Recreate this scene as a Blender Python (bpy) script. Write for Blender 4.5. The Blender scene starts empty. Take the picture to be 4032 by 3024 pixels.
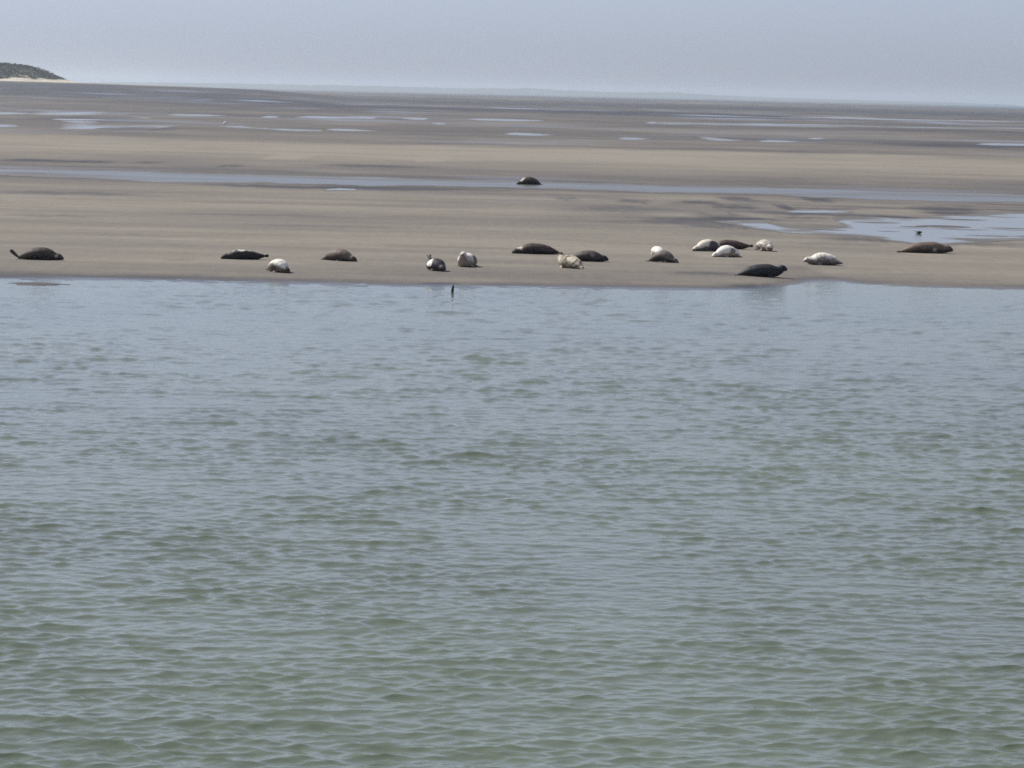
import bpy, bmesh, math, random
import numpy as np
from mathutils import Vector, Matrix, Quaternion, noise as mnoise

R = math.radians
scene = bpy.context.scene
C = scene.collection
rng = random.Random(7)
nrng = np.random.default_rng(11)

# ------------------------------------------------------------------ camera
F = 11900.0            # focal length in photograph pixels (4032 wide)
CAM_H = 5.7            # camera height over the water
ROLL = math.atan(0.0235)
HORIZON_C = 319 + 0.0235 * 2016     # horizon row at the middle column
cam_d = bpy.data.cameras.new('camera')
cam = bpy.data.objects.new('camera', cam_d)
C.objects.link(cam)
cam_d.sensor_fit = 'HORIZONTAL'
cam_d.sensor_width = 36.0
cam_d.lens = 36.0 * F / 4032.0
cam_d.clip_start = 0.5
cam_d.clip_end = 60000.0
pitch = -math.atan((1512 - HORIZON_C) / F)
mrot = Matrix.Rotation(R(90) + pitch, 4, 'X') @ Matrix.Rotation(ROLL, 4, 'Z')
cam.matrix_world = Matrix.Translation((0, 0, CAM_H)) @ mrot
scene.camera = cam

# ------------------------------------------------------------------ world, sun, exposure
SUN_EL, SUN_AZ = R(47), R(-58)       # azimuth from +Y, negative = to the left
sdir = Vector((math.sin(SUN_AZ) * math.cos(SUN_EL), math.cos(SUN_AZ) * math.cos(SUN_EL), math.sin(SUN_EL)))
world = bpy.data.worlds.new('World')
scene.world = world
world.use_nodes = True
wn = world.node_tree
wn.nodes.clear()
sky = wn.nodes.new('ShaderNodeTexSky')
sky.sky_type = 'NISHITA'
sky.sun_disc = False
sky.sun_elevation = SUN_EL
sky.sun_rotation = SUN_AZ
sky.air_density = 0.8
sky.dust_density = 0.6
sky.ozone_density = 7.0
sky.altitude = 0
bg = wn.nodes.new('ShaderNodeBackground')
bg.inputs['Strength'].default_value = 0.11
wo = wn.nodes.new('ShaderNodeOutputWorld')
pale = wn.nodes.new('ShaderNodeHueSaturation')      # the milky air of a hazy day
pale.inputs['Saturation'].default_value = 0.30
pale.inputs['Value'].default_value = 1.0
wn.links.new(sky.outputs[0], pale.inputs['Color'])
tint = wn.nodes.new('ShaderNodeVectorMath')
tint.operation = 'MULTIPLY'
tint.inputs[1].default_value = (0.80, 0.855, 1.02)
wn.links.new(pale.outputs[0], tint.inputs[0])
wn.links.new(tint.outputs[0], bg.inputs['Color'])
wn.links.new(bg.outputs[0], wo.inputs['Surface'])

sun_d = bpy.data.lights.new('sun', 'SUN')
sun_d.energy = 4.7
sun_d.angle = R(0.6)
sun_d.color = (1.0, 0.95, 0.87)
sun = bpy.data.objects.new('sun', sun_d)
C.objects.link(sun)
sun.rotation_mode = 'QUATERNION'
sun.rotation_quaternion = sdir.to_track_quat('Z', 'Y')
sun.location = (0, 0, 60)

scene.view_settings.view_transform = 'Standard'
scene.view_settings.look = 'None'
scene.view_settings.gamma = 1
scene.view_settings.exposure = 0.0
scene.render.engine = 'CYCLES'
scene.cycles.use_denoising = False
scene.cycles.max_bounces = 6
scene.cycles.volume_bounces = 1
scene.cycles.filter_width = 1.6


# ------------------------------------------------------------------ helpers
MR = np.array(mrot.to_3x3())

def ray(px, py):
    px = np.asarray(px, float); py = np.asarray(py, float)
    d = np.stack([(px - 2016) / F, -(py - 1512) / F, -np.ones_like(px)], -1)
    return d @ MR.T

def at(px, py, z=0.0):
    """world point on the level z seen at photograph pixel (px, py)"""
    d = ray(px, py)
    t = (z - CAM_H) / d[..., 2]
    return np.stack([d[..., 0] * t, d[..., 1] * t, np.full_like(t, z)], -1)

def at_dist(px, py, dist):
    d = ray(px, py)
    t = dist / d[..., 1]
    return np.array([d[0] * t, dist, CAM_H + d[2] * t])

def lattice(ix, iy, seed):
    h = (ix.astype(np.int64) * 374761393 + iy.astype(np.int64) * 668265263 + seed * 974711) & 0x7fffffff
    h = ((h ^ (h >> 13)) * 1274126177) & 0x7fffffff
    return ((h ^ (h >> 16)) & 0xffff) / 65535.0

def vnoise(x, y, seed=0):
    ix = np.floor(x); iy = np.floor(y)
    fx = x - ix; fy = y - iy
    fx = fx * fx * (3 - 2 * fx); fy = fy * fy * (3 - 2 * fy)
    a = lattice(ix, iy, seed); b = lattice(ix + 1, iy, seed)
    c = lattice(ix, iy + 1, seed); d = lattice(ix + 1, iy + 1, seed)
    return (a * (1 - fx) + b * fx) * (1 - fy) + (c * (1 - fx) + d * fx) * fy

def fbm(x, y, seed=0, octv=4, gain=0.5):
    s = 0; a = 1.0; n = 0
    for k in range(octv):
        s = s + a * vnoise(x * 2 ** k, y * 2 ** k, seed + k * 17); n += a; a *= gain
    return s / n - 0.5

def sstep(a, b, x):
    t = np.clip((x - a) / (b - a), 0, 1)
    return t * t * (3 - 2 * t)

def grid_mesh(name, X, Y, Z, mat, attrs=None, smooth=True):
    nr, nc = X.shape
    co = np.stack([X, Y, Z], -1).reshape(-1, 3).astype(np.float32)
    i = np.arange(nr * nc).reshape(nr, nc)
    q = np.stack([i[:-1, :-1], i[:-1, 1:], i[1:, 1:], i[1:, :-1]], -1).reshape(-1, 4).astype(np.int32)
    me = bpy.data.meshes.new(name)
    me.vertices.add(len(co)); me.vertices.foreach_set('co', co.ravel())
    me.loops.add(q.size); me.loops.foreach_set('vertex_index', q.ravel())
    me.polygons.add(len(q))
    me.polygons.foreach_set('loop_start', np.arange(0, q.size, 4, dtype=np.int32))
    me.polygons.foreach_set('loop_total', np.full(len(q), 4, np.int32))
    me.polygons.foreach_set('use_smooth', np.full(len(q), smooth))
    me.update(calc_edges=True)
    for k, v in (attrs or {}).items():
        a = me.attributes.new(k, 'FLOAT', 'POINT')
        a.data.foreach_set('value', v.reshape(-1).astype(np.float32))
    me.materials.append(mat)
    o = bpy.data.objects.new(name, me)
    C.objects.link(o)
    return o

def tag(o, label=None, cat=None, group=None, kind=None):
    if label: o['label'] = label
    if cat: o['category'] = cat
    if group: o['group'] = group
    if kind: o['kind'] = kind
    return o

class NT:
    def __init__(self, name):
        self.m = bpy.data.materials.new(name); self.m.use_nodes = True
        self.t = self.m.node_tree; self.t.nodes.clear()
        self.out = self.n('ShaderNodeOutputMaterial')
        self.b = self.n('ShaderNodeBsdfPrincipled')
        self.l(self.b.outputs[0], self.out.inputs['Surface'])
    def n(self, t, **kw):
        x = self.t.nodes.new(t)
        for k, v in kw.items(): setattr(x, k, v)
        return x
    def l(self, a, b): self.t.links.new(a, b)
    def set(self, **kw):
        for k, v in kw.items(): self.b.inputs[k.replace('_', ' ')].default_value = v
    def attr(self, name):
        a = self.n('ShaderNodeAttribute', attribute_name=name); return a
    def noise(self, scale, detail=4, vec=None, rough=0.55):
        x = self.n('ShaderNodeTexNoise'); x.inputs['Scale'].default_value = scale
        x.inputs['Detail'].default_value = detail; x.inputs['Roughness'].default_value = rough
        if vec is not None: self.l(vec, x.inputs['Vector'])
        return x
    def pos(self, scale=None):
        g = self.n('ShaderNodeNewGeometry').outputs['Position']
        if scale is None: return g
        mp = self.n('ShaderNodeVectorMath', operation='MULTIPLY'); mp.inputs[1].default_value = scale
        self.l(g, mp.inputs[0]); return mp.outputs[0]
    def math(self, op, a, b):
        x = self.n('ShaderNodeMath', operation=op)
        for i, v in enumerate((a, b)):
            if isinstance(v, (int, float)): x.inputs[i].default_value = v
            else: self.l(v, x.inputs[i])
        return x.outputs[0]
    def ramp(self, fac, stops):
        x = self.n('ShaderNodeValToRGB'); e = x.color_ramp.elements
        while len(e) < len(stops): e.new(0.5)
        for el, (p, c) in zip(e, stops):
            el.position = p; el.color = (*c, 1) if len(c) == 3 else c
        self.l(fac, x.inputs[0]); return x.outputs[0]
    def bump(self, h, strength, dist):
        x = self.n('ShaderNodeBump'); x.inputs['Strength'].default_value = strength
        x.inputs['Distance'].default_value = dist
        self.l(h, x.inputs['Height']); self.l(x.outputs[0], self.b.inputs['Normal'])

# ------------------------------------------------------------------ materials
def sand_material():
    t = NT('tidal_sand')
    w = t.attr('wet').outputs['Fac']
    n1 = t.noise(0.9, 6, t.pos((0.5, 1.0, 1.0)))
    n2 = t.noise(9.0, 5, t.pos())
    v = t.math('ADD', w, t.math('MULTIPLY', t.math('SUBTRACT', n1.outputs['Fac'], 0.5), 0.35))
    v = t.math('ADD', v, t.math('MULTIPLY', t.math('SUBTRACT', n2.outputs['Fac'], 0.5), 0.22))
    n3 = t.noise(1.0, 5, t.pos((3.2, 0.42, 1.0)), 0.7)      # rills draining towards the river
    v = t.math('ADD', v, t.math('MULTIPLY', t.math('SUBTRACT', n3.outputs['Fac'], 0.5), 0.42))
    f = t.math('DIVIDE', v, 1.6)
    col = t.ramp(f, [(0.0, (0.262, 0.237, 0.196)), (0.2, (0.206, 0.185, 0.157)), (0.42, (0.146, 0.131, 0.116)),
                     (0.64, (0.081, 0.074, 0.068)), (1.0, (0.033, 0.030, 0.029))])
    t.l(col, t.b.inputs['Base Color'])
    r = t.ramp(f, [(0.2, (0.95,) * 3), (0.6, (0.62,) * 3), (1.0, (0.5,) * 3)])
    film = t.attr('film').outputs['Fac']
    t.l(t.math('SUBTRACT', r, t.math('MULTIPLY', film, 0.42)), t.b.inputs['Roughness'])
    t.l(t.math('ADD', 0.2, t.math('MULTIPLY', film, 0.6)), t.b.inputs['Specular IOR Level'])
    t.bump(t.noise(2.2, 8, t.pos((0.7, 1.2, 1)), 0.65).outputs['Fac'], 0.5, 0.06)
    return t.m

def water_material(name, col, rough, bumps, ior=1.33, spec=0.5):
    t = NT(name)
    t.set(Roughness=rough, IOR=ior, Specular_IOR_Level=spec)
    t.b.inputs['Specular Tint'].default_value = (0.93, 1.0, 0.90, 1)
    big = t.noise(0.12, 3, t.pos((0.6, 0.5, 1)))
    c = t.ramp(big.outputs['Fac'], [(0.35, tuple(x * 0.85 for x in col)), (0.65, tuple(x * 1.12 for x in col))])
    t.l(c, t.b.inputs['Base Color'])
    if bumps:
        sc, st, ds = bumps
        t.bump(t.noise(sc, 3, t.pos((0.8, 1.0, 1)), 0.5).outputs['Fac'], st, ds)
    return t.m

def film_material(name, scale, cover, rough, soft=0.06):
    """shallow water lying on sand, its sheet broken by bars of wet sand"""
    t = NT(name)
    t.set(Roughness=rough, IOR=1.33); t.b.inputs['Base Color'].default_value = (0.10, 0.10, 0.085, 1)
    t.bump(t.noise(2.2, 3, t.pos((0.8, 1.0, 1)), 0.5).outputs['Fac'], 0.3, 0.03)
    sand = t.n('ShaderNodeBsdfPrincipled'); sand.inputs['Roughness'].default_value = 0.55
    sand.inputs['Specular IOR Level'].default_value = 0.3
    n0 = t.noise(0.7, 4, t.pos((0.4, 0.4, 1)))
    t.l(t.ramp(n0.outputs['Fac'], [(0.3, (0.110, 0.099, 0.085)), (0.7, (0.150, 0.135, 0.115))]), sand.inputs['Base Color'])
    n1 = t.noise(1.0, 5, t.pos(scale), 0.6)
    rim = t.attr('rim').outputs['Fac']
    v = t.math('ADD', n1.outputs['Fac'], t.math('MULTIPLY', t.math('SUBTRACT', rim, 1.0), 0.30))
    k = t.ramp(v, [(cover - soft, (0,) * 3), (cover + soft, (1,) * 3)])
    mx = t.n('ShaderNodeMixShader')
    t.l(k, mx.inputs[0]); t.l(sand.outputs[0], mx.inputs[1]); t.l(t.b.outputs[0], mx.inputs[2])
    t.l(mx.outputs[0], t.out.inputs['Surface'])
    return t.m

M_SAND = sand_material()
M_WATER = water_material('river_water', (0.120, 0.146, 0.105), 0.09, (7.0, 0.3, 0.04))
M_POOL = film_material('far_pool_film', (0.05, 0.03, 1), 0.33, 0.12, 0.15)
M_LAGOON = film_material('lagoon_water', (0.22, 0.30, 1), 0.36, 0.12, 0.05)
M_CHAN = film_material('channel_water', (0.06, 0.16, 1), 0.42, 0.25, 0.12)
M_SEA = water_material('sea_water', (0.045, 0.085, 0.10), 0.45, (0.6, 0.6, 0.3), spec=0.12)

# ------------------------------------------------------------------ shore, ground, water levels
def yh(px): return 319 + 0.0235 * px
SHORE_PX = [(-2400, 1075), (-1200, 1085), (0, 1100), (400, 1103), (800, 1110), (1200, 1122), (1500, 1128), (1700, 1131), (2016, 1133), (2400, 1138),
            (2700, 1142), (2950, 1141), (3100, 1126), (3180, 1112), (3290, 1108), (3420, 1122), (3600, 1131), (3830, 1137), (4032, 1140), (4600, 1160), (5400, 1180), (6400, 1205)]
sp = at(np.array([p[0] for p in SHORE_PX]), np.array([p[1] for p in SHORE_PX]), 0.0)
order = np.argsort(sp[:, 0]); SX, SY = sp[order, 0], sp[order, 1]
def shore_y(X):
    return np.interp(X, SX, SY) + 0.9 * fbm(X / 3.0, X * 0 + 3.3, 5, 4) + 0.35 * fbm(X / 0.5, X * 0 + 9.3, 6, 3)

FLAT = 0.12
def ground_z(X, Y):
    d = Y - shore_y(X)
    z = np.where(d > 0, FLAT * sstep(0, 7, d) + 0.004, np.maximum(d * 0.12, -0.5))
    rel = sstep(1, 9, d) * (0.035 * fbm(X / 9, Y / 7, 21, 3) - 0.02)
    z = z + rel * (1 - 0.75 * sstep(108, 122, Y))
    # the spit: a long low beach that climbs towards the dune on the left
    px = 2016 + F * X / np.maximum(Y, 1)
    top = np.interp(px, [-3000, 0, 300, 700, 1000, 1350], [6.2, 5.75, 5.55, 4.7, 3.6, 0.0])
    z = z + top * sstep(750, 1780, Y) * (1 - sstep(2300, 3300, Y))
    return z

WET = [(-5, .6), (0, .65), (12, .8), (25, .98), (55, 1.02), (75, .84), (105, .82), (150, .86), (195, .72), (207, .5), (216, .22), (240, .10), (262, .14),
       (285, .30), (300, .50), (325, .72), (345, .9), (385, .85), (395, .55), (415, .40), (500, .31), (580, .27), (650, .28),
       (700, .34), (745, .46), (765, .70), (800, .95)]
STREAKS = [  # x0, x1, y, half height (photograph pixels), amount: dark wet marks in the sand
    (20, 215, 631, 4, .75), (200, 440, 636, 4, .55), (530, 640, 640, 4, .3), (860, 960, 653, 4, .35), (1300, 1600, 652, 4, .2),
    (760, 1700, 738, 6, .55), (1300, 2100, 744, 5, .35), (0, 560, 762, 7, .3), (2690, 2830, 796, 5, .5), (2830, 2970, 783, 7, .6),
    (2800, 2990, 815, 7, .45), (3060, 3115, 815, 9, .6), (3160, 3270, 785, 9, .5), (3590, 3900, 824, 9, .5), (2720, 2960, 850, 10, .4),
    (2990, 3600, 846, 6, .6), (2430, 2560, 793, 6, .4), (2180, 2280, 783, 6, .35), (1660, 1800, 1106, 4, .95), (1560, 2100, 1122, 6, .5),
    (2880, 3120, 1118, 8, .5), (3050, 3230, 1058, 10, .22), (2880, 3060, 1050, 8, .2), (650, 770, 1021, 3, .25), (3420, 3640, 857, 4, .6), (3620, 3900, 839, 4, .6), (3040, 3300, 857, 4, .5), (3880, 4100, 827, 4, .5), (2800, 3060, 861, 4, .5), (3060, 3400, 821, 4, .4), (2500, 3000, 870, 9, .3), (2200, 2700, 830, 7, .25), (3100, 3500, 960, 6, .2), (2650, 2900, 1075, 6, .3), (0, 400, 850, 5, .25), (700, 1300, 845, 5, .18), (900, 1700, 890, 6, .16),
    (300, 900, 925, 6, .18), (1500, 2100, 972, 6, .2), (2700, 3000, 893, 6, .4), (3250, 3560, 945, 9, .4), (3560, 4032, 960, 8, .3),
    (-300, 2500, 388, 6, .25), (-300, 1200, 384, 5, .3), (700, 2900, 428, 6, .45), (2200, 3300, 452, 5, .5), (0, 1300, 395, 4, .3), (1300, 3900, 395, 5, .35),
    (2500, 4400, 440, 7, .3), (3300, 4032, 510, 5, .2), (150, 500, 468, 5, .4), (390, 700, 508, 5, .4), (-200, 900, 525, 9, .2),
    (3500, 4100, 575, 6, .35), (2500, 3700, 596, 5, .25), (600, 1900, 560, 6, .2), (1500, 2700, 573, 5, .25), (1250, 1700, 655, 5, .2)]
LIGHTS = [(1060, 1210, 618, 9, -.35), (1640, 1760, 625, 8, -.4), (1700, 2800, 612, 6, -.22), (2250, 3100, 602, 6, -.2), (3230, 3700, 610, 6, -.22),
          (3750, 4032, 975, 8, -.25), (3560, 3740, 1000, 6, -.2), (-100, 1500, 580, 16, -.08), (2740, 2900, 1010, 7, -.2)]

def wetness(X, Y):
    D = np.maximum(Y, 1)
    px = 2016 + F * X / D
    d0 = F * CAM_H / D                      # rows under the horizon
    dd = d0 * (1 + 0.045 * fbm(X / (D * 0.06), np.log(D) * 9, 31, 3)) + np.interp(px, [0, 4032], [4, -6]) * ((d0 < 300) & (d0 > 150))
    w = np.interp(dd, [k for k, _ in WET], [v for _, v in WET])
    w = w + 0.55 * fbm(X / 9.0, Y / 7.0, 41, 4) * sstep(60, 160, Y)
    w = w + 0.75 * fbm(X / 55.0, Y / 60.0, 42, 5) * sstep(220, 420, Y)
    w = w + 0.9 * fbm(X / 500.0, Y / 330.0, 43, 4) * sstep(600, 1500, Y)
    w = w + sstep(1900, 2700, px) * 1.7 * np.clip(fbm(X / 4.5, Y / 5, 44, 4) - .02, 0, 1) * sstep(120, 135, Y) * (1 - sstep(180, 196, Y))
    w = w + 0.6 * fbm(X / 11.0, Y / 2.4, 46, 4) * (Y < 175)
    for x0, x1, y, hh, amt in STREAKS + LIGHTS:
        xm = 0.5 * (x0 + x1)
        c = at(np.array(xm), np.array(float(y)), FLAT)
        a = at(np.array(xm), np.array(float(y - hh)), FLAT); b = at(np.array(xm), np.array(float(y + hh)), FLAT)
        rx = (x1 - x0) * 0.5 * c[1] / F
        ry0, ry1 = a[1] - c[1], c[1] - b[1]
        u = (X - c[0]) / rx
        wob = 1.5 * fbm(X / (rx * 0.22) + y, X * 0 + y * 0.37, 51, 4)
        dv = Y - c[1]
        v = dv / np.where(dv > 0, ry0, ry1) + wob
        w = w + 1.45 * amt * np.exp(-(np.abs(u) ** 4) * 1.2 - (np.abs(v) ** 2) * 0.9)
    # dry pale beach at the foot of the dune
    w = np.where(Y > 1200, w * (1 - sstep(1560, 1700, Y) * (1 - sstep(500, 900, px))), w)
    # wet edge along the water
    e = Y - shore_y(X) + 1.6 * fbm(X / 2.5, Y / 2.0, 55, 3)
    w = w + 0.55 * (1 - sstep(0.3, 3.2, e)) * (e < 40)
    return w

# columns: dense across the view and a step to either side of it, coarse further out
def columns(step, lo=-1900, hi=5900):
    mid = np.arange(lo, hi, step)
    ext = (np.geomspace(1, 22, 26) - 1) * 900
    return np.concatenate([(lo - step - ext)[::-1], mid, hi + step + ext])

cols = (columns(7.5) - 2016) / F
dl = np.concatenate([np.arange(900, 20, -2.2), np.geomspace(20, 4.6, 40)])
rows = F * CAM_H / dl
X = rows[:, None] * cols[None, :]
Y = np.repeat(rows[:, None], len(cols), 1)
keep = slice(None)
Z = ground_z(X, Y)
W = wetness(X, Y)
e_ = Y - shore_y(X)
FILM = np.clip(fbm(X / 30.0, Y / 42.0, 47, 4) * 3.6 - 0.12, 0, 1) * sstep(310, 350, Y) * (1 - sstep(1100, 1700, Y)) \
     + 0.9 * np.clip(fbm(X / 12.0, Y / 9.0, 48, 4) * 3.0 - 0.1, 0, 1) * sstep(172, 182, Y) * (1 - sstep(205, 225, Y)) \
     + 0.35 * np.clip(fbm(X / 8.0, Y / 6.0, 49, 4) * 3.0 - 0.2, 0, 1) * sstep(125, 140, Y) * (1 - sstep(168, 178, Y)) \
     + 0.8 * (1 - sstep(0.2, 1.8, e_ + 1.2 * fbm(X / 2.5, Y / 2.0, 57, 3))) * (e_ < 30)
ground = grid_mesh('sand_flats', X, Y, Z, M_SAND, {'wet': W, 'film': FILM})
tag(ground, kind='structure')

# river in the foreground: one sheet of real ripples
wr = np.concatenate([np.geomspace(26000, 3000, 60)[:-1], np.arange(3000, 690, -2.9)])
wc = (columns(4.0, -900, 4950) - 2016) / F
rows = F * CAM_H / wr
X = (rows[:, None] * wc[None, :]).astype(np.float32)
Y = np.repeat(rows[:, None], len(wc), 1).astype(np.float32)
rowsp = np.abs(np.gradient(rows)).astype(np.float32)[:, None]
H = np.zeros_like(X); DX = np.zeros_like(X); DY = np.zeros_like(X)
gust = (1.0 + 1.3 * fbm(X / 6.0, Y / 9.0, 61, 3) + 1.1 * fbm(X / 1.3, Y / 1.6, 65, 2)).astype(np.float32)
gust = np.clip(gust, 0.3, 1.4) * np.interp(Y, [20, 45, 70, 84, 90], [1.0, 1.05, 1.15, 1.0, 0.6]).astype(np.float32)
NW = 150
for k in range(NW):
    lam = 0.11 * (1.9 / 0.11) ** ((k + 0.5) / NW)
    th = R(-96) + nrng.normal(0, 0.58)
    kk = 2 * math.pi / lam
    cut = np.clip(lam / rowsp - 0.6, 0, 1)
    sl = 0.0160 * math.exp(-0.5 * ((math.log(lam / 0.25)) / 0.9) ** 2)
    amp = sl / kk * 1.45
    ph = kk * (X * math.cos(th) + Y * math.sin(th)) + nrng.uniform(0, 6.28)
    s, c_ = np.sin(ph), np.cos(ph)
    H += amp * cut * s
    DX -= amp * cut * math.cos(th) * -c_ * 1.45
    DY -= amp * cut * math.sin(th) * -c_ * 1.45
river = grid_mesh('river_water', X + DX * gust, Y + DY * gust, H * gust, M_WATER)
tag(river, kind='structure')

# ------------------------------------------------------------------ pools and channel: thin sheets of water on the sand
def sheet(name, poly, z, mat, jit=0.25, sub=14, seed=1, rim=1.0):
    """poly: outline in photograph pixels, laid on level z, its edge broken up in the world"""
    P = at(np.array([p[0] for p in poly], float), np.array([p[1] for p in poly], float), z)[:, :2]
    n = len(P); out = []
    for i in range(n):
        a, b = P[i], P[(i + 1) % n]
        for k in range(sub):
            out.append(a + (b - a) * k / sub)
    out = np.array(out)
    # round the corners a little, then roughen
    for _ in range(3):
        out = 0.5 * out + 0.25 * np.roll(out, 1, 0) + 0.25 * np.roll(out, -1, 0)
    ext = out.max(0) - out.min(0)
    s = max(0.3, ext[0] * 0.03)
    nx = fbm(out[:, 0] / s, out[:, 1] / (s * 3), seed, 4); ny = fbm(out[:, 0] / s + 50, out[:, 1] / (s * 3), seed + 9, 4)
    n3 = fbm(out[:, 0] / (s * .3), out[:, 1] / s, seed + 4, 3)
    out[:, 0] += nx * jit * s * 2 + n3 * s * .3; out[:, 1] += (ny + .6 * n3) * jit * ext[1] * 1.3
    me = bpy.data.meshes.new(name)
    bm = bmesh.new()
    vs = [bm.verts.new((x, y, z)) for x, y in out]
    es = [bm.edges.new((vs[i], vs[(i + 1) % len(vs)])) for i in range(len(vs))]
    bmesh.ops.triangle_fill(bm, use_beauty=True, edges=es, normal=(0, 0, 1))
    for f in bm.faces:
        if f.normal.z < 0: f.normal_flip()
    # inner points so that the film can thin out towards its rim
    x0, x1, y0, y1 = out[:, 0].min(), out[:, 0].max(), out[:, 1].min(), out[:, 1].max()
    for k in range(1, 40):
        bmesh.ops.bisect_plane(bm, geom=bm.verts[:] + bm.edges[:] + bm.faces[:], plane_co=(x0 + (x1 - x0) * k / 40, 0, 0), plane_no=(1, 0, 0))
    for k in range(1, 14):
        bmesh.ops.bisect_plane(bm, geom=bm.verts[:] + bm.edges[:] + bm.faces[:], plane_co=(0, y0 + (y1 - y0) * k / 14, 0), plane_no=(0, 1, 0))
    bm.verts.ensure_lookup_table()
    zg = ground_z(np.array([v.co.x for v in bm.verts]), np.array([v.co.y for v in bm.verts]))
    for v, g in zip(bm.verts, zg): v.co.z = g + 0.006       # a film lying on the sand
    V = np.array([v.co[:2] for v in bm.verts])
    A, B = out, np.roll(out, -1, 0)
    sc = np.array([1.0, (x1 - x0) / (y1 - y0) * 0.12]) if x1 - x0 > 0 else np.array([1., 1.])
    dmin = np.full(len(V), 1e9)
    for a, b in zip(A * sc, B * sc):
        ab = b - a; tt = np.clip(((V * sc - a) @ ab) / max(ab @ ab, 1e-9), 0, 1)
        dmin = np.minimum(dmin, np.linalg.norm(V * sc - a - tt[:, None] * ab, axis=1))
    rimw = 0.035 * (x1 - x0) * rim
    rimv = np.clip(dmin / rimw, 0, 1)
    bm.to_mesh(me); bm.free()
    at_ = me.attributes.new('rim', 'FLOAT', 'POINT'); at_.data.foreach_set('value', rimv.astype(np.float32))
    me.materials.append(mat)
    o = bpy.data.objects.new(name, me); C.objects.link(o)
    return tag(o, kind='structure')

ZP = FLAT - 0.004
sheet('tidal_channel', [(-900, 640), (0, 664), (600, 676), (1000, 686), (1500, 699), (2000, 710), (2500, 724), (3000, 738), (3500, 752), (4032, 764), (5200, 795),
      (5200, 836), (4032, 800), (3500, 788), (3000, 768), (2500, 757), (2000, 743), (1750, 736), (1500, 733), (1000, 724), (760, 722), (400, 706), (0, 694), (-900, 675)], ZP, M_CHAN, 0.16, 16, 3, 0.22)
sheet('tidal_pool', [(2794, 872), (2923, 867), (3046, 865), (3030, 882), (3100, 892), (3240, 893), (3331, 890), (3300, 876), (3266, 855), (3441, 853), (3609, 862), (3635, 853), (3829, 843), (3881, 834), (4032, 832), (4500, 836),
      (4500, 950), (4032, 946), (3894, 953), (3752, 966), (3600, 966), (3538, 953), (3409, 933), (3247, 927), (3118, 920), (2988, 906), (2890, 886)], ZP, M_LAGOON, 0.012, 6, 5, 0.4)
sheet('tidal_pool', [(3085, 832), (3200, 827), (3300, 829), (3376, 838), (3250, 840), (3120, 838)], ZP, M_LAGOON, 0.1, 8, 8)
sheet('tidal_pool', [(1270, 746), (1340, 741), (1400, 744), (1410, 750), (1340, 752), (1280, 751)], ZP, M_LAGOON, 0.1, 8, 9)
z1 = lambda l: [(x * .452, 180 + y * .452) for x, y in l]
z2 = lambda l: [(1000 + x * .452, 280 + y * .452) for x, y in l]
z3 = lambda l: [(2000 + x * .452, 320 + y * .452) for x, y in l]
z4 = lambda l: [(3000 + x * .4665, 340 + y * .4665) for x, y in l]
POOLS = [
    z1([(200, 598), (380, 571), (620, 578), (870, 575), (1000, 591), (1120, 596), (1340, 630), (1280, 640), (1100, 618), (880, 604), (560, 612), (330, 606)]),
    z1([(-300, 580), (0, 572), (180, 580), (330, 596), (100, 602), (-300, 604)]),
    z1([(430, 640), (520, 634), (900, 640), (1000, 648), (700, 652), (500, 650)]),
    z1([(545, 655), (700, 652), (860, 660), (870, 688), (1200, 690), (1540, 680), (1630, 692), (1350, 726), (1180, 716), (860, 716), (840, 737), (640, 737), (490, 730), (580, 692)]),
    z1([(-250, 690), (0, 686), (120, 686), (190, 708), (0, 712), (-250, 715)]),
    z1([(1420, 605), (1550, 592), (1800, 598), (2000, 608), (1800, 615), (1560, 611)]),
    z1([(1860, 702), (1960, 694), (2140, 698), (2212, 715), (2800, 735), (2820, 745), (2500, 742), (2300, 728), (2060, 714)]),
    z2([(40, 402), (120, 390), (225, 394), (210, 409), (90, 409)]),
    z2([(320, 400), (520, 390), (800, 394), (1085, 398), (1050, 421), (850, 414), (560, 414)]),
    z2([(1280, 410), (1400, 404), (1520, 408), (1500, 431), (1380, 428)]),
    z2([(1830, 416), (1980, 408), (2240, 414), (2540, 428), (2500, 440), (2200, 440), (1960, 437)]),
    z2([(1530, 458), (1600, 447), (1690, 460), (1640, 470)]),
    z2([(610, 508), (720, 499), (900, 506), (1110, 522), (900, 524), (720, 520)]),
    z3([(-40, 460), (40, 445), (240, 455), (430, 470), (200, 477), (20, 468)]),
    z3([(950, 496), (1020, 484), (1150, 490), (1255, 502), (1150, 512), (1000, 511)]),
    z3([(1640, 486), (1720, 482), (1900, 500), (2080, 516), (1960, 527), (1800, 522), (1700, 504)]),
    z3([(1180, 358), (1250, 350), (1320, 358), (1280, 374)]),
    z4([(-60, 462), (60, 452), (340, 466), (200, 475), (20, 474)]),
    z4([(370, 440), (450, 429), (560, 440), (460, 452)]),
    z4([(1780, 490), (1900, 478), (2212, 484), (2500, 492), (2212, 504), (1960, 500)]),
    z4([(-900, 300), (0, 312), (600, 322), (1200, 338), (2212, 346), (2700, 350), (2700, 368), (2212, 366), (1200, 352), (600, 346), (0, 336), (-900, 322)]),
    z4([(100, 258), (600, 253), (1200, 276), (2212, 292), (2212, 304), (1200, 290), (600, 270)]),
]
for i, p in enumerate(POOLS):
    sheet('tidal_pool', p, ZP, M_POOL, 0.12, 8, 20 + i * 3)
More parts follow.
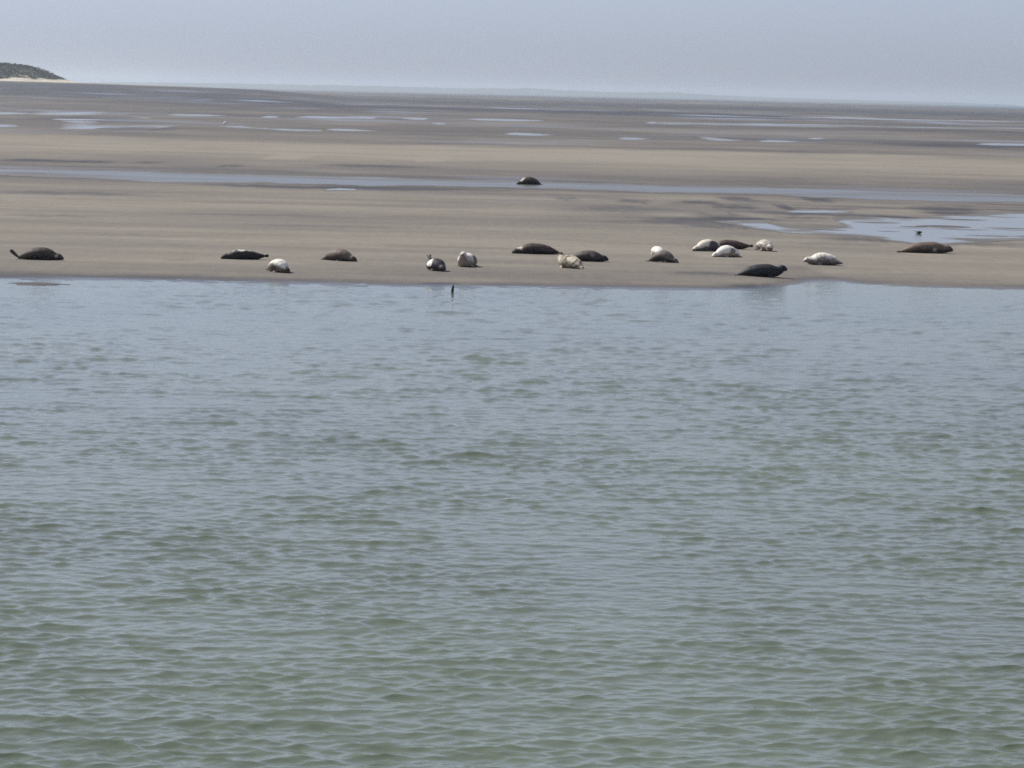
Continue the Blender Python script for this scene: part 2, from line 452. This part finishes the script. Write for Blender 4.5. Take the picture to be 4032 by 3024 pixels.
# small wet sand bar just breaking the river surface
def mound(name, px, py, rx, ry, h, mat, wet, kind='structure'):
    c = at(np.array(float(px)), np.array(float(py)), 0)
    u = np.linspace(-1.15, 1.15, 60); v = np.linspace(-1.3, 1.3, 24)
    U, V = np.meshgrid(u, v)
    XX = c[0] + U * rx; YY = c[1] + V * ry
    rr = U ** 2 + (V + 0.5 * fbm(XX / (rx * .4), YY * 0, 71, 3)) ** 2
    ZZ = h * (1.0 - rr) ; ZZ = np.maximum(ZZ, -0.08)
    return tag(grid_mesh(name, XX, YY, ZZ, mat, {'wet': np.full_like(XX, wet)}), kind=kind)
mound('sand_bar', 143, 1118, 0.85, 0.55, 0.03, M_SAND, 1.0)
def islet(px0, px1, py, ry, h, wet):
    c0 = at(np.array(float(px0)), np.array(float(py)), ZP); c1 = at(np.array(float(px1)), np.array(float(py)), ZP)
    o = mound('sand_bar', 0.5 * (px0 + px1), py, 0.5 * (c1[0] - c0[0]), ry, h, M_SAND, wet)
    c = 0.5 * (c0 + c1); b = at(np.array(0.5 * (px0 + px1)), np.array(float(py)), 0)
    o.location = (c[0] - b[0], c[1] - b[1], ZP)
    return o
islet(3600, 3828, 893, 1.1, 0.05, 0.95)
islet(3535, 3660, 894, 0.5, 0.03, 0.95)
for a in ((3345, 3560, 877, .7, .03, .85), (3690, 3900, 866, .8, .03, .9), (3160, 3350, 906, .5, .025, .9), (3860, 4100, 900, .6, .025, .9), (3780, 3990, 930, .5, .025, .85), (3440, 3560, 912, .4, .02, .9)):
    islet(*a)

# open sea beyond the flats
sea_px = [(3060, 399), (3300, 404.5), (3600, 412.5), (4032, 431), (4800, 470)]
pts = [tuple(at(np.array(float(x)), np.array(float(y)), 0.2)[:2]) for x, y in sea_px]
me = bpy.data.meshes.new('sea')
lim = 14500
far = [(pts[-1][0] + 3000, lim)] + [(-9000, lim), (-9000, 9300), (-2500, 8400)]
poly = [(x, y, 0.2) for x, y in pts + far]
me.from_pydata(poly, [], [list(range(len(poly)))])
me.update()
if me.polygons[0].normal.z < 0: me.flip_normals()
me.materials.append(M_SEA)
sea = bpy.data.objects.new('sea', me); C.objects.link(sea); tag(sea, kind='structure')

# ------------------------------------------------------------------ far hills
def hills_material():
    t = NT('wooded_hills')
    n = t.noise(0.02, 5, t.pos())
    c = t.ramp(n.outputs['Fac'], [(0.35, (0.035, 0.05, 0.03)), (0.65, (0.09, 0.10, 0.06))])
    t.l(c, t.b.inputs['Base Color']); t.set(Roughness=0.95, Specular_IOR_Level=0.1)
    return t.m
M_HILLS = hills_material()
HD = 13400.0
hp = [(300, 0), (420, 5), (700, 9), (1000, 12), (1200, 13), (1500, 14), (1800, 13), (2050, 19), (2150, 17), (2350, 12), (2500, 14), (2600, 18), (2720, 13), (2850, 8), (3000, 5), (3250, 4), (3500, 3), (3700, 3), (3900, 0)]
hx = np.linspace(250, 3950, 900)
base = np.interp(hx, [a for a, _ in hp], [b for _, b in hp])
top = base * (1 + 0.35 * fbm(hx / 60, hx * 0, 81, 4) ) + 5.0 * np.clip(fbm(hx / 9, hx * 0, 83, 3), 0, 1) * (base > 2)
topz = CAM_H + top * HD / F
prof = np.array([0, 0.45, 0.8, 1.0, 0.9, 0.5, 0.0]); dep = np.array([-260, -180, -90, 0, 90, 260, 500])
XX = np.stack([(hx - 2016) * (HD) / F * (1 + 0 * d) for d in dep]); YY = np.repeat((HD + dep)[:, None], len(hx), 1)
ZZ = prof[:, None] * topz[None, :] + 0.25 + prof[:, None] * 1.2 * fbm(XX / 40, YY / 40, 85, 3) * (prof[:, None] < 1)
tag(grid_mesh('hills', XX, YY, ZZ, M_HILLS), kind='structure')

# ------------------------------------------------------------------ the dune headland on the left
def dune_material():
    t = NT('dune')
    g = t.attr('grass').outputs['Fac']
    n = t.noise(0.22, 6, t.pos(), 0.62)
    v = t.math('ADD', g, t.math('MULTIPLY', t.math('SUBTRACT', n.outputs['Fac'], 0.5), 0.9))
    c = t.ramp(v, [(0.36, (0.62, 0.57, 0.46)), (0.44, (0.30, 0.28, 0.20)), (0.52, (0.075, 0.080, 0.056)), (0.9, (0.042, 0.048, 0.036))])
    t.l(c, t.b.inputs['Base Color']); t.set(Roughness=0.95, Specular_IOR_Level=0.1)
    t.bump(n.outputs['Fac'], 0.6, 1.5)
    return t.m
M_DUNE = dune_material()
DD = 1850.0
prof_px = [(-1500, 82), (-700, 79), (-250, 74), (0, 67), (40, 65), (100, 61), (140, 57), (180, 47), (205, 37), (222, 27), (234, 19), (246, 12), (275, 4), (320, -3), (460, -12)]
dx = np.linspace(-1500, 460, 420)
crest = CAM_H + np.interp(dx, [a for a, _ in prof_px], [b for _, b in prof_px]) * DD / F
crest = crest + 0.5 * fbm(dx / 22, dx * 0, 91, 4)
dy = np.linspace(-110, 170, 60)
pf = np.where(dy < 0, sstep(-110, -8, dy) ** 0.75, 1 - sstep(20, 170, dy))
XX = np.repeat(((dx - 2016 - 62) * DD / F)[None, :], len(dy), 0)
YY = np.repeat((DD + dy)[:, None], len(dx), 1) + 14 * fbm(XX / 30, XX * 0, 92, 3)
base = 4.6
ZZ = base + (crest[None, :] - base) * pf[:, None]
ZZ = ZZ + 1.6 * fbm(XX / 14, YY / 14, 93, 4) * pf[:, None] * sstep(0, 4, crest - base)[None, :]
relh = (ZZ - base)
G = sstep(2.1, 3.3, relh + 2.2 * fbm(XX / 16, YY / 20, 94, 3)) * (0.74 + 0.8 * fbm(XX / 11, YY / 14, 95, 3))
tag(grid_mesh('dune', XX, YY, ZZ, M_DUNE, {'grass': G}), kind='structure')
# scrub over the dune: a mass of leafy tufts, nobody could count it
def scrub():
    t = NT('scrub')
    n = t.noise(0.5, 4, t.pos())
    c = t.ramp(n.outputs['Fac'], [(0.3, (0.033, 0.037, 0.031)), (0.7, (0.082, 0.084, 0.062))])
    t.l(c, t.b.inputs['Base Color']); t.set(Roughness=0.9, Specular_IOR_Level=0.1)
    V, Fc = [], []
    nr, nc = XX.shape
    for _ in range(2600):
        i = rng.randrange(2, 32); j = rng.randrange(150, nc - 1)
        if G[i, j] < 0.42: continue
        p = np.array([XX[i, j], YY[i, j], ZZ[i, j]])
        s = rng.uniform(0.5, 1.25)
        for _k in range(10):
            q = p + np.array([rng.gauss(0, .8), rng.gauss(0, .8), rng.uniform(0, .8)]) * s
            a = np.array([rng.gauss(0, 1), rng.gauss(0, 1), rng.gauss(0, .6)]); a /= np.linalg.norm(a)
            b = np.cross(a, [rng.gauss(0, 1), rng.gauss(0, 1), 1.0]); b /= np.linalg.norm(b)
            k = len(V); w = 0.55 * s
            V += [q - a * w, q + b * w * .6, q + a * w, q - b * w * .6]; Fc.append((k, k + 1, k + 2, k + 3))
    me = bpy.data.meshes.new('dune_scrub'); me.from_pydata([tuple(v) for v in V], [], Fc); me.update()
    me.materials.append(t.m)
    o = bpy.data.objects.new('dune_scrub', me); C.objects.link(o)
    tag(o, 'dark green scrub covering the sand dune on the left', 'scrub', kind='stuff')
scrub()

# ------------------------------------------------------------------ seals
def coat_material():
    t = NT('seal_coat')
    a = t.attr('coat')
    n = t.noise(38, 4, t.n('ShaderNodeTexCoord').outputs['Object'])
    mx = t.n('ShaderNodeMix', data_type='RGBA', blend_type='MULTIPLY')
    mx.inputs[0].default_value = 1.0
    g = t.ramp(n.outputs['Fac'], [(0.3, (0.78,) * 3), (0.7, (1.12,) * 3)])
    t.l(a.outputs['Color'], mx.inputs[6]); t.l(g, mx.inputs[7])
    t.l(mx.outputs[2], t.b.inputs['Base Color'])
    t.set(Roughness=0.6, Specular_IOR_Level=0.22)
    t.bump(n.outputs['Fac'], 0.25, 0.01)
    return t.m
M_COAT = coat_material()

TR = [0, .05, .12, .22, .35, .48, .60, .70, .77, .82, .87, .91, .945, .97, .99, 1.0]
RR = [.042, .058, .090, .128, .155, .166, .162, .140, .112, .092, .085, .080, .064, .050, .038, .018]

def loft(bm, centers, frames, rad, seg=24, flat=None):
    rings = []
    for c, (u, v), (ru, rv) in zip(centers, frames, rad):
        ring = []
        for k in range(seg):
            a = 2 * math.pi * k / seg
            p = c + u * (math.cos(a) * ru) + v * (math.sin(a) * rv)
            ring.append(bm.verts.new(p))
        rings.append(ring)
    for a, b in zip(rings[:-1], rings[1:]):
        for k in range(seg):
            bm.faces.new((a[k], a[(k + 1) % seg], b[(k + 1) % seg], b[k]))
    bm.faces.new(rings[0][::-1]); bm.faces.new(rings[-1])
    return rings

def flipper(bm, p0, d, up, length, w0, w1, th, curl=0.0):
    """a flat paddle from p0 along d; its broad side faces 'up'"""
    d = d.normalized(); side = d.cross(up).normalized(); up = side.cross(d).normalized()
    cs, fr, rd = [], [], []
    n = 9
    for i in range(n):
        s = i / (n - 1)
        c = p0 + d * (length * s) + up * (curl * s * s * length)
        w = (w0 + (w1 - w0) * min(1, s * 1.35)) * (1 if s < .85 else math.sqrt(max(0.08, 1 - ((s - .85) / .16) ** 2)))
        cs.append(c); fr.append((side, up)); rd.append((w, th * (1 - .45 * s)))
    loft(bm, cs, fr, rd, 12)

def make_seal(px, py, L, yaw, girth=1.0, head_lift=0.0, head_turn=0.0, tail_lift=0.0, bend=0.0, hump=0.0, roll=0.0,
              back=(.1, .08, .07), belly=None, spots=None, spot_amt=0.0, patches=(), tail_split=0.25, fore=(1, 1), label='', hind_len=0.125, fseed=0, shade_line=0.0, hind_up=0.0):
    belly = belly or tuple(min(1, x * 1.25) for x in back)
    rd = lambda t: float(np.interp(t, TR, RR)) * L * (1 + (girth - 1) * float(np.interp(t, [0, .12, .5, .8, 1], [0, .7, 1, .5, 0.15])))
    N = 46
    ts = [i / (N - 1) for i in range(N)]
    ts = [1 - (1 - t) ** 1.25 if t > .5 else t for t in ts]
    ts = sorted(set(ts))
    def center(t):
        r = rd(t)
        z = r * 0.88
        z += head_lift * float(sstep(.66, .97, t)) + tail_lift * float(sstep(.26, -.04, t)) + hump * math.exp(-((t - .5) / .2) ** 2)
        x = (t - .5) * L
        # lifted ends shorten the outline a little
        x -= 0.35 * abs(head_lift) * float(sstep(.7, 1, t)); x += 0.3 * abs(tail_lift) * float(sstep(.2, 0, t))
        y = bend * L * (math.sin(math.pi * t) - .6) + head_turn * L * float(sstep(.72, 1.0, t))
        return Vector((x, y, z))
    cs = [center(t) for t in ts]
    fr, rad = [], []
    for i, t in enumerate(ts):
        tg = (cs[min(i + 1, len(cs) - 1)] - cs[max(i - 1, 0)]).normalized()
        u = Vector((0, 0, 1)).cross(tg).normalized(); v = tg.cross(u).normalized()
        if roll:
            q = Quaternion(tg, roll * float(sstep(0, .15, t))); u, v = q @ u, q @ v
        r = rd(t)
        k = float(np.interp(t, [0, .12, .5, .75, .85, 1], [1.15, 1.12, 1.10, 1.06, 1.0, 1.05]))
        fr.append((u, v)); rad.append((r * k, r * (2 - k) * .98))
    bm = bmesh.new()
    loft(bm, cs, fr, rad, 28)
    # snout pads
    nose, neck = cs[-1], center(.92)
    hd = (center(.97) - center(.86)).normalized(); hs = Vector((0, 0, 1)).cross(hd).normalized(); hu = hd.cross(hs).normalized()
    for s in (1, -1):
        m = Matrix.Translation(center(.968) + hs * (s * .022 * L / 1.4) - hu * .008)
        bmesh.ops.create_icosphere(bm, subdivisions=2, radius=.034 * L / 1.4, matrix=m)
        # hind flippers: a pair of fans behind the tail
        d0 = (center(0) - center(.08)).normalized()
        dd = (d0 + Vector((0, s * tail_split, hind_up))).normalized()
        upv = Vector((0, -s * .75, .65)) if tail_lift > .08 or hind_up > .3 else Vector((0, -s * .35, .94))
        flipper(bm, center(.015) + Vector((0, s * .022, 0)), dd, upv, hind_len * L, .026 * L, .050 * L, .014 * L, curl=.12)
        # fore flippers: folded back along the flanks
        if fore[0 if s > 0 else 1]:
            t0 = .665; r = rd(t0); c = center(t0)
            p0 = c + Vector((0, s * r * .86, -r * .42))
            dd = Vector((-.78, s * .42, -.38))
            flipper(bm, p0, dd, Vector((.1, s * .8, .6)), .165 * L, .030 * L, .044 * L, .013 * L, curl=.05)
    zmin_cut = -0.012
    bmesh.ops.recalc_face_normals(bm, faces=bm.faces[:])
    me = bpy.data.meshes.new('tmp'); bm.to_mesh(me); bm.free()
    tmp = bpy.data.objects.new('tmp', me); C.objects.link(tmp)
    md = tmp.modifiers.new('r', 'REMESH'); md.mode = 'VOXEL'; md.voxel_size = 0.0135; md.use_smooth_shade = True
    ms = tmp.modifiers.new('s', 'SMOOTH'); ms.factor = .5; ms.iterations = 2
    dg = bpy.context.evaluated_depsgraph_get()
    nm = bpy.data.meshes.new_from_object(tmp.evaluated_get(dg))
    bpy.data.objects.remove(tmp); bpy.data.meshes.remove(me)
    nm.name = 'seal'
    nv = len(nm.vertices)
    co = np.empty(nv * 3, np.float32); nm.vertices.foreach_get('co', co); co = co.reshape(-1, 3)
    # the belly spreads on the sand
    low = co[:, 2] < 0.05
    co[:, 2] = np.where(low, np.maximum(co[:, 2] * .55 + .0225, -0.004), co[:, 2])
    # coat colours; dark bellies and lower halves carry painted shade
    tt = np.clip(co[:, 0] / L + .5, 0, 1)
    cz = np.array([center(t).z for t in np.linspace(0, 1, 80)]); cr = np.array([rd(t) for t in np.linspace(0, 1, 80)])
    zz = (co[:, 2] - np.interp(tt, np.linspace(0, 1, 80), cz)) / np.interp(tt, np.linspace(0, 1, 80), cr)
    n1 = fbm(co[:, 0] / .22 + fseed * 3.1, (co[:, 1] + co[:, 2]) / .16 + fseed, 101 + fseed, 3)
    k = sstep(-.35 + shade_line, .35 + shade_line, zz + n1 * .9)
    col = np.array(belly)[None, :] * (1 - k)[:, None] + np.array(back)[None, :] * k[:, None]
    if spots:
        n2 = fbm(co[:, 0] / .075 + fseed, (co[:, 1] * .8 + co[:, 2]) / .07 + 7, 131 + fseed, 3)
        m = sstep(.10 - .12 * spot_amt, .22 - .12 * spot_amt, n2)[:, None] * min(1, spot_amt * 1.5)
        col = col * (1 - m) + np.array(spots)[None, :] * m
    for (t, sy, up, rr, pc) in patches:
        c = center(t); r = rd(t)
        q = np.array([c.x, c.y + sy * r, c.z + up * r])
        dist = np.linalg.norm((co - q) * np.array([1, 1, 1.2]), axis=1) + .05 * n1
        m = 1 - sstep(rr * .65, rr, dist)
        col = col * (1 - m[:, None]) + np.array(pc)[None, :] * m[:, None]
    dark = np.array((.012, .010, .010))
    e0 = center(.915); er = rd(.915)
    for s in (1, -1):
        q = np.array(e0 + hs * (s * er * .74) + hu * (er * .55))
        m = 1 - sstep(.018, .028, np.linalg.norm(co - q, axis=1)); col = col * (1 - m[:, None]) + dark * m[:, None]
    m = 1 - sstep(.022, .036, np.linalg.norm(co - np.array(center(1.0) + hu * .012), axis=1)); col = col * (1 - m[:, None]) + dark * m[:, None]
    nm.vertices.foreach_set('co', co.ravel())
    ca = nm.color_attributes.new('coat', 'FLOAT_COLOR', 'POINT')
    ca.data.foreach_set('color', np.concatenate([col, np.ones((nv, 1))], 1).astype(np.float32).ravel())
    nm.materials.clear(); nm.materials.append(M_COAT)
    nm.polygons.foreach_set('use_smooth', np.ones(len(nm.polygons), bool)); nm.update()
    o = bpy.data.objects.new('seal', nm); C.objects.link(o)
    half = L * .42 * abs(math.sin(R(yaw))) + .16 * L * abs(math.cos(R(yaw))) * .8
    p = at(np.array(float(px)), np.array(float(py)), FLAT)
    # the given row is where the near side meets the sand: the middle lies further back
    sc = (p[1] + half) / p[1]
    x, y = p[0] * sc, p[1] + half
    gz = float(ground_z(np.array([x]), np.array([y]))[0])
    o.location = (x, y, gz - 0.028); o.rotation_euler = (0, 0, R(yaw))
    tag(o, label, 'seal', 'seals resting on the sandbank')
    return o

DKB = (.060, .046, .040); BLK = (.030, .032, .040); BRN = (.13, .098, .075); GRY = (.15, .125, .105)
PALE = (.80, .73, .60); WHT = (.90, .86, .77); CRM = (.70, .62, .49)

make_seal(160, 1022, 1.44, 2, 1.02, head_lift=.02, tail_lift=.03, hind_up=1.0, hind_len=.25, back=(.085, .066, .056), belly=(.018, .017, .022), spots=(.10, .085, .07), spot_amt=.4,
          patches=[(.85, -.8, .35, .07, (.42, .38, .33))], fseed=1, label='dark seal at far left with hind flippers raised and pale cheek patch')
make_seal(957, 1021, 1.42, 183, .80, tail_lift=.10, back=(.030, .024, .028), belly=(.018, .015, .019), roll=.3,  # pale patches paint the sunlit rim along the back
          patches=[(.54, .1, 1.0, .19, (.74, .70, .62)), (.36, .05, 1.0, .13, (.45, .40, .35)), (.72, .1, 1.0, .10, (.45, .40, .35))], fseed=2, label='slender dark seal with painted sunlit stripe on its back, head pointing left')
make_seal(1098, 1069, 1.12, -52, 1.32, head_lift=0.0, tail_lift=.05, back=WHT, belly=(.20, .16, .13), spots=(.35, .28, .22), spot_amt=.3,  # dark lower half is shade put into the coat
          patches=[(.93, .2, .2, .22, (.055, .040, .036)), (.55, -1.0, -.25, .13, (.10, .07, .055))], shade_line=.35, fseed=3, label='small white backed seal with dark head, just right of the slender dark seal')
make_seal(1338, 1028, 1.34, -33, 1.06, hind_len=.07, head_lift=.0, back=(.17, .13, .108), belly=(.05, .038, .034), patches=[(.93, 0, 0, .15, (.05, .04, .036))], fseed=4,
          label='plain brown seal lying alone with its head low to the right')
make_seal(1718, 1068, 1.18, -62, 1.2, head_lift=.04, tail_lift=.34, hind_len=.15, back=(.05, .042, .05), belly=(.028, .024, .028), patches=[(.40, -1.0, .5, .22, WHT), (.52, -1.1, .2, .12, WHT), (.28, -.8, .6, .12, WHT)], fseed=5,  # white patches paint sunlight on the left side
          label='dark seal seen end on with sunlit side painted white and raised hind flippers')
make_seal(1838, 1052, 1.25, -112, 1.3, head_lift=.38, head_turn=.05, back=WHT, belly=(.30, .25, .21), spots=(.30, .24, .18), spot_amt=.25, patches=[(.45, .8, .2, .2, (.16, .13, .12))], shade_line=.15, fseed=6,  # dark patch paints the shaded right side
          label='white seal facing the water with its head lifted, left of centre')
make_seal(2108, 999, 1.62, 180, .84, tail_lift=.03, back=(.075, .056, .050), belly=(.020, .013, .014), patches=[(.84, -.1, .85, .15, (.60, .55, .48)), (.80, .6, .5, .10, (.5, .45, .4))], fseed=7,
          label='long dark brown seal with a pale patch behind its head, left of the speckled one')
make_seal(2242, 1057, 1.38, 126, 1.12, head_lift=.24, back=(.66, .59, .46), belly=(.34, .28, .21), spots=(.13, .10, .07), spot_amt=.85, shade_line=.15, fseed=8,
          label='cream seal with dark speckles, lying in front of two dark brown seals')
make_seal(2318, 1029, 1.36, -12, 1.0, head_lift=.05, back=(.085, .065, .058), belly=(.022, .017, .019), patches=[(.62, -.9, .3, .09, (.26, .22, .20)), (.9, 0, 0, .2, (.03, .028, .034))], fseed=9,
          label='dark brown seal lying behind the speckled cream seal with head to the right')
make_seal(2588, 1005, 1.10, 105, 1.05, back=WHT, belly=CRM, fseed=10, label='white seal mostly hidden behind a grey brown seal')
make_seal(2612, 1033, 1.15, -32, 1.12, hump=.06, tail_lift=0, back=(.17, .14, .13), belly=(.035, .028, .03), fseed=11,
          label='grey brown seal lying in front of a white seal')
make_seal(2785, 989, 1.34, 214, 1.16, back=PALE, belly=(.10, .085, .085), roll=.25, patches=[(.42, .9, 0, .30, (.085, .075, .08)), (.95, 0, -.3, .12, (.09, .07, .06))], shade_line=.3, fseed=12,  # dark flank patch and lower half are painted shade
          label='pale backed seal with painted shade on its flank, leftmost of the huddled group on the right')
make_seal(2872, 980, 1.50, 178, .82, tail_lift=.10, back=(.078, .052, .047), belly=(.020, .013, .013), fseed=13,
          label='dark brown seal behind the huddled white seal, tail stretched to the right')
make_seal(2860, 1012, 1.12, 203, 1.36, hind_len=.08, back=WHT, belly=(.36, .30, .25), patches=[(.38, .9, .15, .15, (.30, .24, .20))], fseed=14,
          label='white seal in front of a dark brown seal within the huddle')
make_seal(3010, 989, 1.22, -66, 1.25, head_lift=.10, back=(.50, .45, .38), belly=(.16, .13, .11), spots=WHT, spot_amt=.5, patches=[(.5, .9, .3, .2, (.13, .11, .10))], shade_line=.2, fseed=15,  # right side and lower half darkened as painted shade
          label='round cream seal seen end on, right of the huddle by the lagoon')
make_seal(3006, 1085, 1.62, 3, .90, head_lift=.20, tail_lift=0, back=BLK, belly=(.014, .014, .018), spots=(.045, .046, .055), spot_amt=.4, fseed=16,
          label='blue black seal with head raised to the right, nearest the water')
make_seal(3238, 1043, 1.34, 184, 1.16, head_lift=.10, tail_lift=.06, hind_len=.06, back=WHT, belly=(.16, .13, .12), spots=(.34, .28, .22), spot_amt=.35, patches=[(.28, .8, 0, .14, (.30, .25, .22))], shade_line=.3, fseed=17,  # lower half painted dark to stand for shade
          label='white seal with painted shade underneath lying alone right of the black seal')
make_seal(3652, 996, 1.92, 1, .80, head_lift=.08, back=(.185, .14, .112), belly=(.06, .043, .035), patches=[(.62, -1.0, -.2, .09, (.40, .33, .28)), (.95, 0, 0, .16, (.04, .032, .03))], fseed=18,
          label='long brown seal at far right beside the lagoon, head right')
make_seal(2082, 727, 1.50, 190, 1.14, head_lift=.0, hump=.03, back=(.12, .09, .078), belly=(.035, .024, .026), patches=[(.76, 0, .7, .24, (.55, .48, .44))], fseed=19,  # pale patch is sunlight painted on the neck
          label='lone brown seal with painted sunlight on its neck beside the far channel')

# ------------------------------------------------------------------ birds and stake
def plain(name, col, rough=.7):
    t = NT(name)
    n = t.noise(30, 3, t.n('ShaderNodeTexCoord').outputs['Object'])
    c = t.ramp(n.outputs['Fac'], [(0.3, tuple(x * .8 for x in col)), (0.7, tuple(min(1, x * 1.15) for x in col))])
    t.l(c, t.b.inputs['Base Color']); t.set(Roughness=rough); return t.m
M_WB = plain('white_feather', (.82, .81, .78)); M_DB = plain('dark_feather', (.03, .032, .036)); M_BILL = plain('bill_horn', (.30, .20, .06))
M_WOOD = plain('wet_dark_wood', (.028, .030, .022), .5)

def tube(bm, pts, rads, seg=14):
    pts = [Vector(p) for p in pts]; fr = []; rd = []
    for i in range(len(pts)):
        tg = (pts[min(i + 1, len(pts) - 1)] - pts[max(i - 1, 0)]).normalized()
        ref = Vector((0, 1, 0)) if abs(tg.y) < .9 else Vector((1, 0, 0))
        u = ref.cross(tg).normalized(); v = tg.cross(u).normalized()
        fr.append((u, v)); r = rads[i]; rd.append(r if isinstance(r, tuple) else (r, r))
    loft(bm, pts, fr, rd, seg)

def obj_from(bm, name, mat, parent=None, smooth=True):
    bmesh.ops.recalc_face_normals(bm, faces=bm.faces[:])
    me = bpy.data.meshes.new(name); bm.to_mesh(me); bm.free()
    for p in me.polygons: p.use_smooth = smooth
    for m in (mat if isinstance(mat, list) else [mat]): me.materials.append(m)
    o = bpy.data.objects.new(name, me); C.objects.link(o)
    if parent: o.parent = parent
    return o

# white wading bird far out on the flats: body, neck and head in one mesh
p = at(np.array(886.), np.array(497.), ZP)
bm = bmesh.new()
tube(bm, [(-.30, 0, .34), (-.22, 0, .37), (-.1, 0, .42), (.05, 0, .46), (.14, 0, .52), (.17, 0, .62), (.15, 0, .72), (.17, 0, .80), (.22, 0, .83), (.27, 0, .82), (.36, 0, .80)],
     [.03, .09, .17, .19, .13, .07, .055, .055, .06, .04, .01])
for s in (-.04, .04):
    tube(bm, [(-.02, s, .38), (-.01, s, .2), (-.02, s, .0)], [.02, .012, .012], 8)
    tube(bm, [(-.05, s, .008), (.07, s, .006)], [.012, .008], 6)
o = obj_from(bm, 'white_bird', M_WB); o.location = tuple(p); o.rotation_euler = (0, 0, R(25))
tag(o, 'white long necked bird standing by a far pool on the flats', 'bird')

# dark bird with a white breast resting in the lagoon
p = at(np.array(3616.), np.array(921.), ZP)
bm = bmesh.new()
tube(bm, [(.22, 0, .14), (.17, 0, .13), (.08, 0, .11), (-.02, 0, .10), (-.10, 0, .115), (-.15, 0, .16), (-.165, 0, .20), (-.20, 0, .225), (-.235, 0, .215), (-.29, 0, .205)],
     [(.02, .008), (.05, .035), (.085, .075), (.095, .09), (.08, .075), (.045, .045), (.036, .036), (.036, .036), (.02, .018), (.005, .005)], 16)
for f in bm.faces:
    c = f.calc_center_median()
    f.material_index = 1 if (c.x < -.06 and c.x > -.24) else 0
o = obj_from(bm, 'dark_bird', [M_DB, M_WB]); o.location = (p[0], p[1], ZP - .015); o.rotation_euler = (0, 0, R(-12)); o.scale = (.72,) * 3
tag(o, 'small dark bird with white breast sitting in the lagoon', 'bird')

# stub of a stake in the shallows
p = at(np.array(1782.), np.array(1153.), 0)
bm = bmesh.new()
tube(bm, [(-.012, 0, -.35), (-.008, 0, 0), (.0, 0, .10), (.008, 0, .16), (.014, .004, .20), (.020, .006, .23)], [.040, .039, .040, .036, .026, .016], 12)
bmesh.ops.subdivide_edges(bm, edges=bm.edges[:], cuts=1)
for v in bm.verts:
    v.co += Vector(mnoise.noise_vector(v.co * 22)) * .004
o = obj_from(bm, 'stake', M_WOOD); o.location = (p[0], p[1], 0)
tag(o, 'short dark stake standing in the shallows at the water edge', 'stake')

# ------------------------------------------------------------------ haze over the whole bay
def haze():
    m = bpy.data.materials.new('haze_air'); m.use_nodes = True
    t = m.node_tree; t.nodes.clear()
    out = t.nodes.new('ShaderNodeOutputMaterial'); v = t.nodes.new('ShaderNodeVolumePrincipled')
    v.inputs['Color'].default_value = (0.81, 0.902, 1.0, 1)
    v.inputs['Density'].default_value = HAZE
    v.inputs['Anisotropy'].default_value = 0.35
    t.links.new(v.outputs[0], out.inputs['Volume'])
    bm = bmesh.new(); bmesh.ops.create_cube(bm, size=1)
    for q in bm.verts:
        q.co = Vector((q.co.x * 60000, 8000 + q.co.y * 17000, 22 - 1.6 + q.co.z * 47))
    me = bpy.data.meshes.new('haze'); bm.to_mesh(me); bm.free(); me.materials.append(m)
    o = bpy.data.objects.new('haze', me); C.objects.link(o)
    tag(o, 'thin pale sea haze over the whole bay', 'haze', kind='stuff')
HAZE = 1.05e-4
haze()
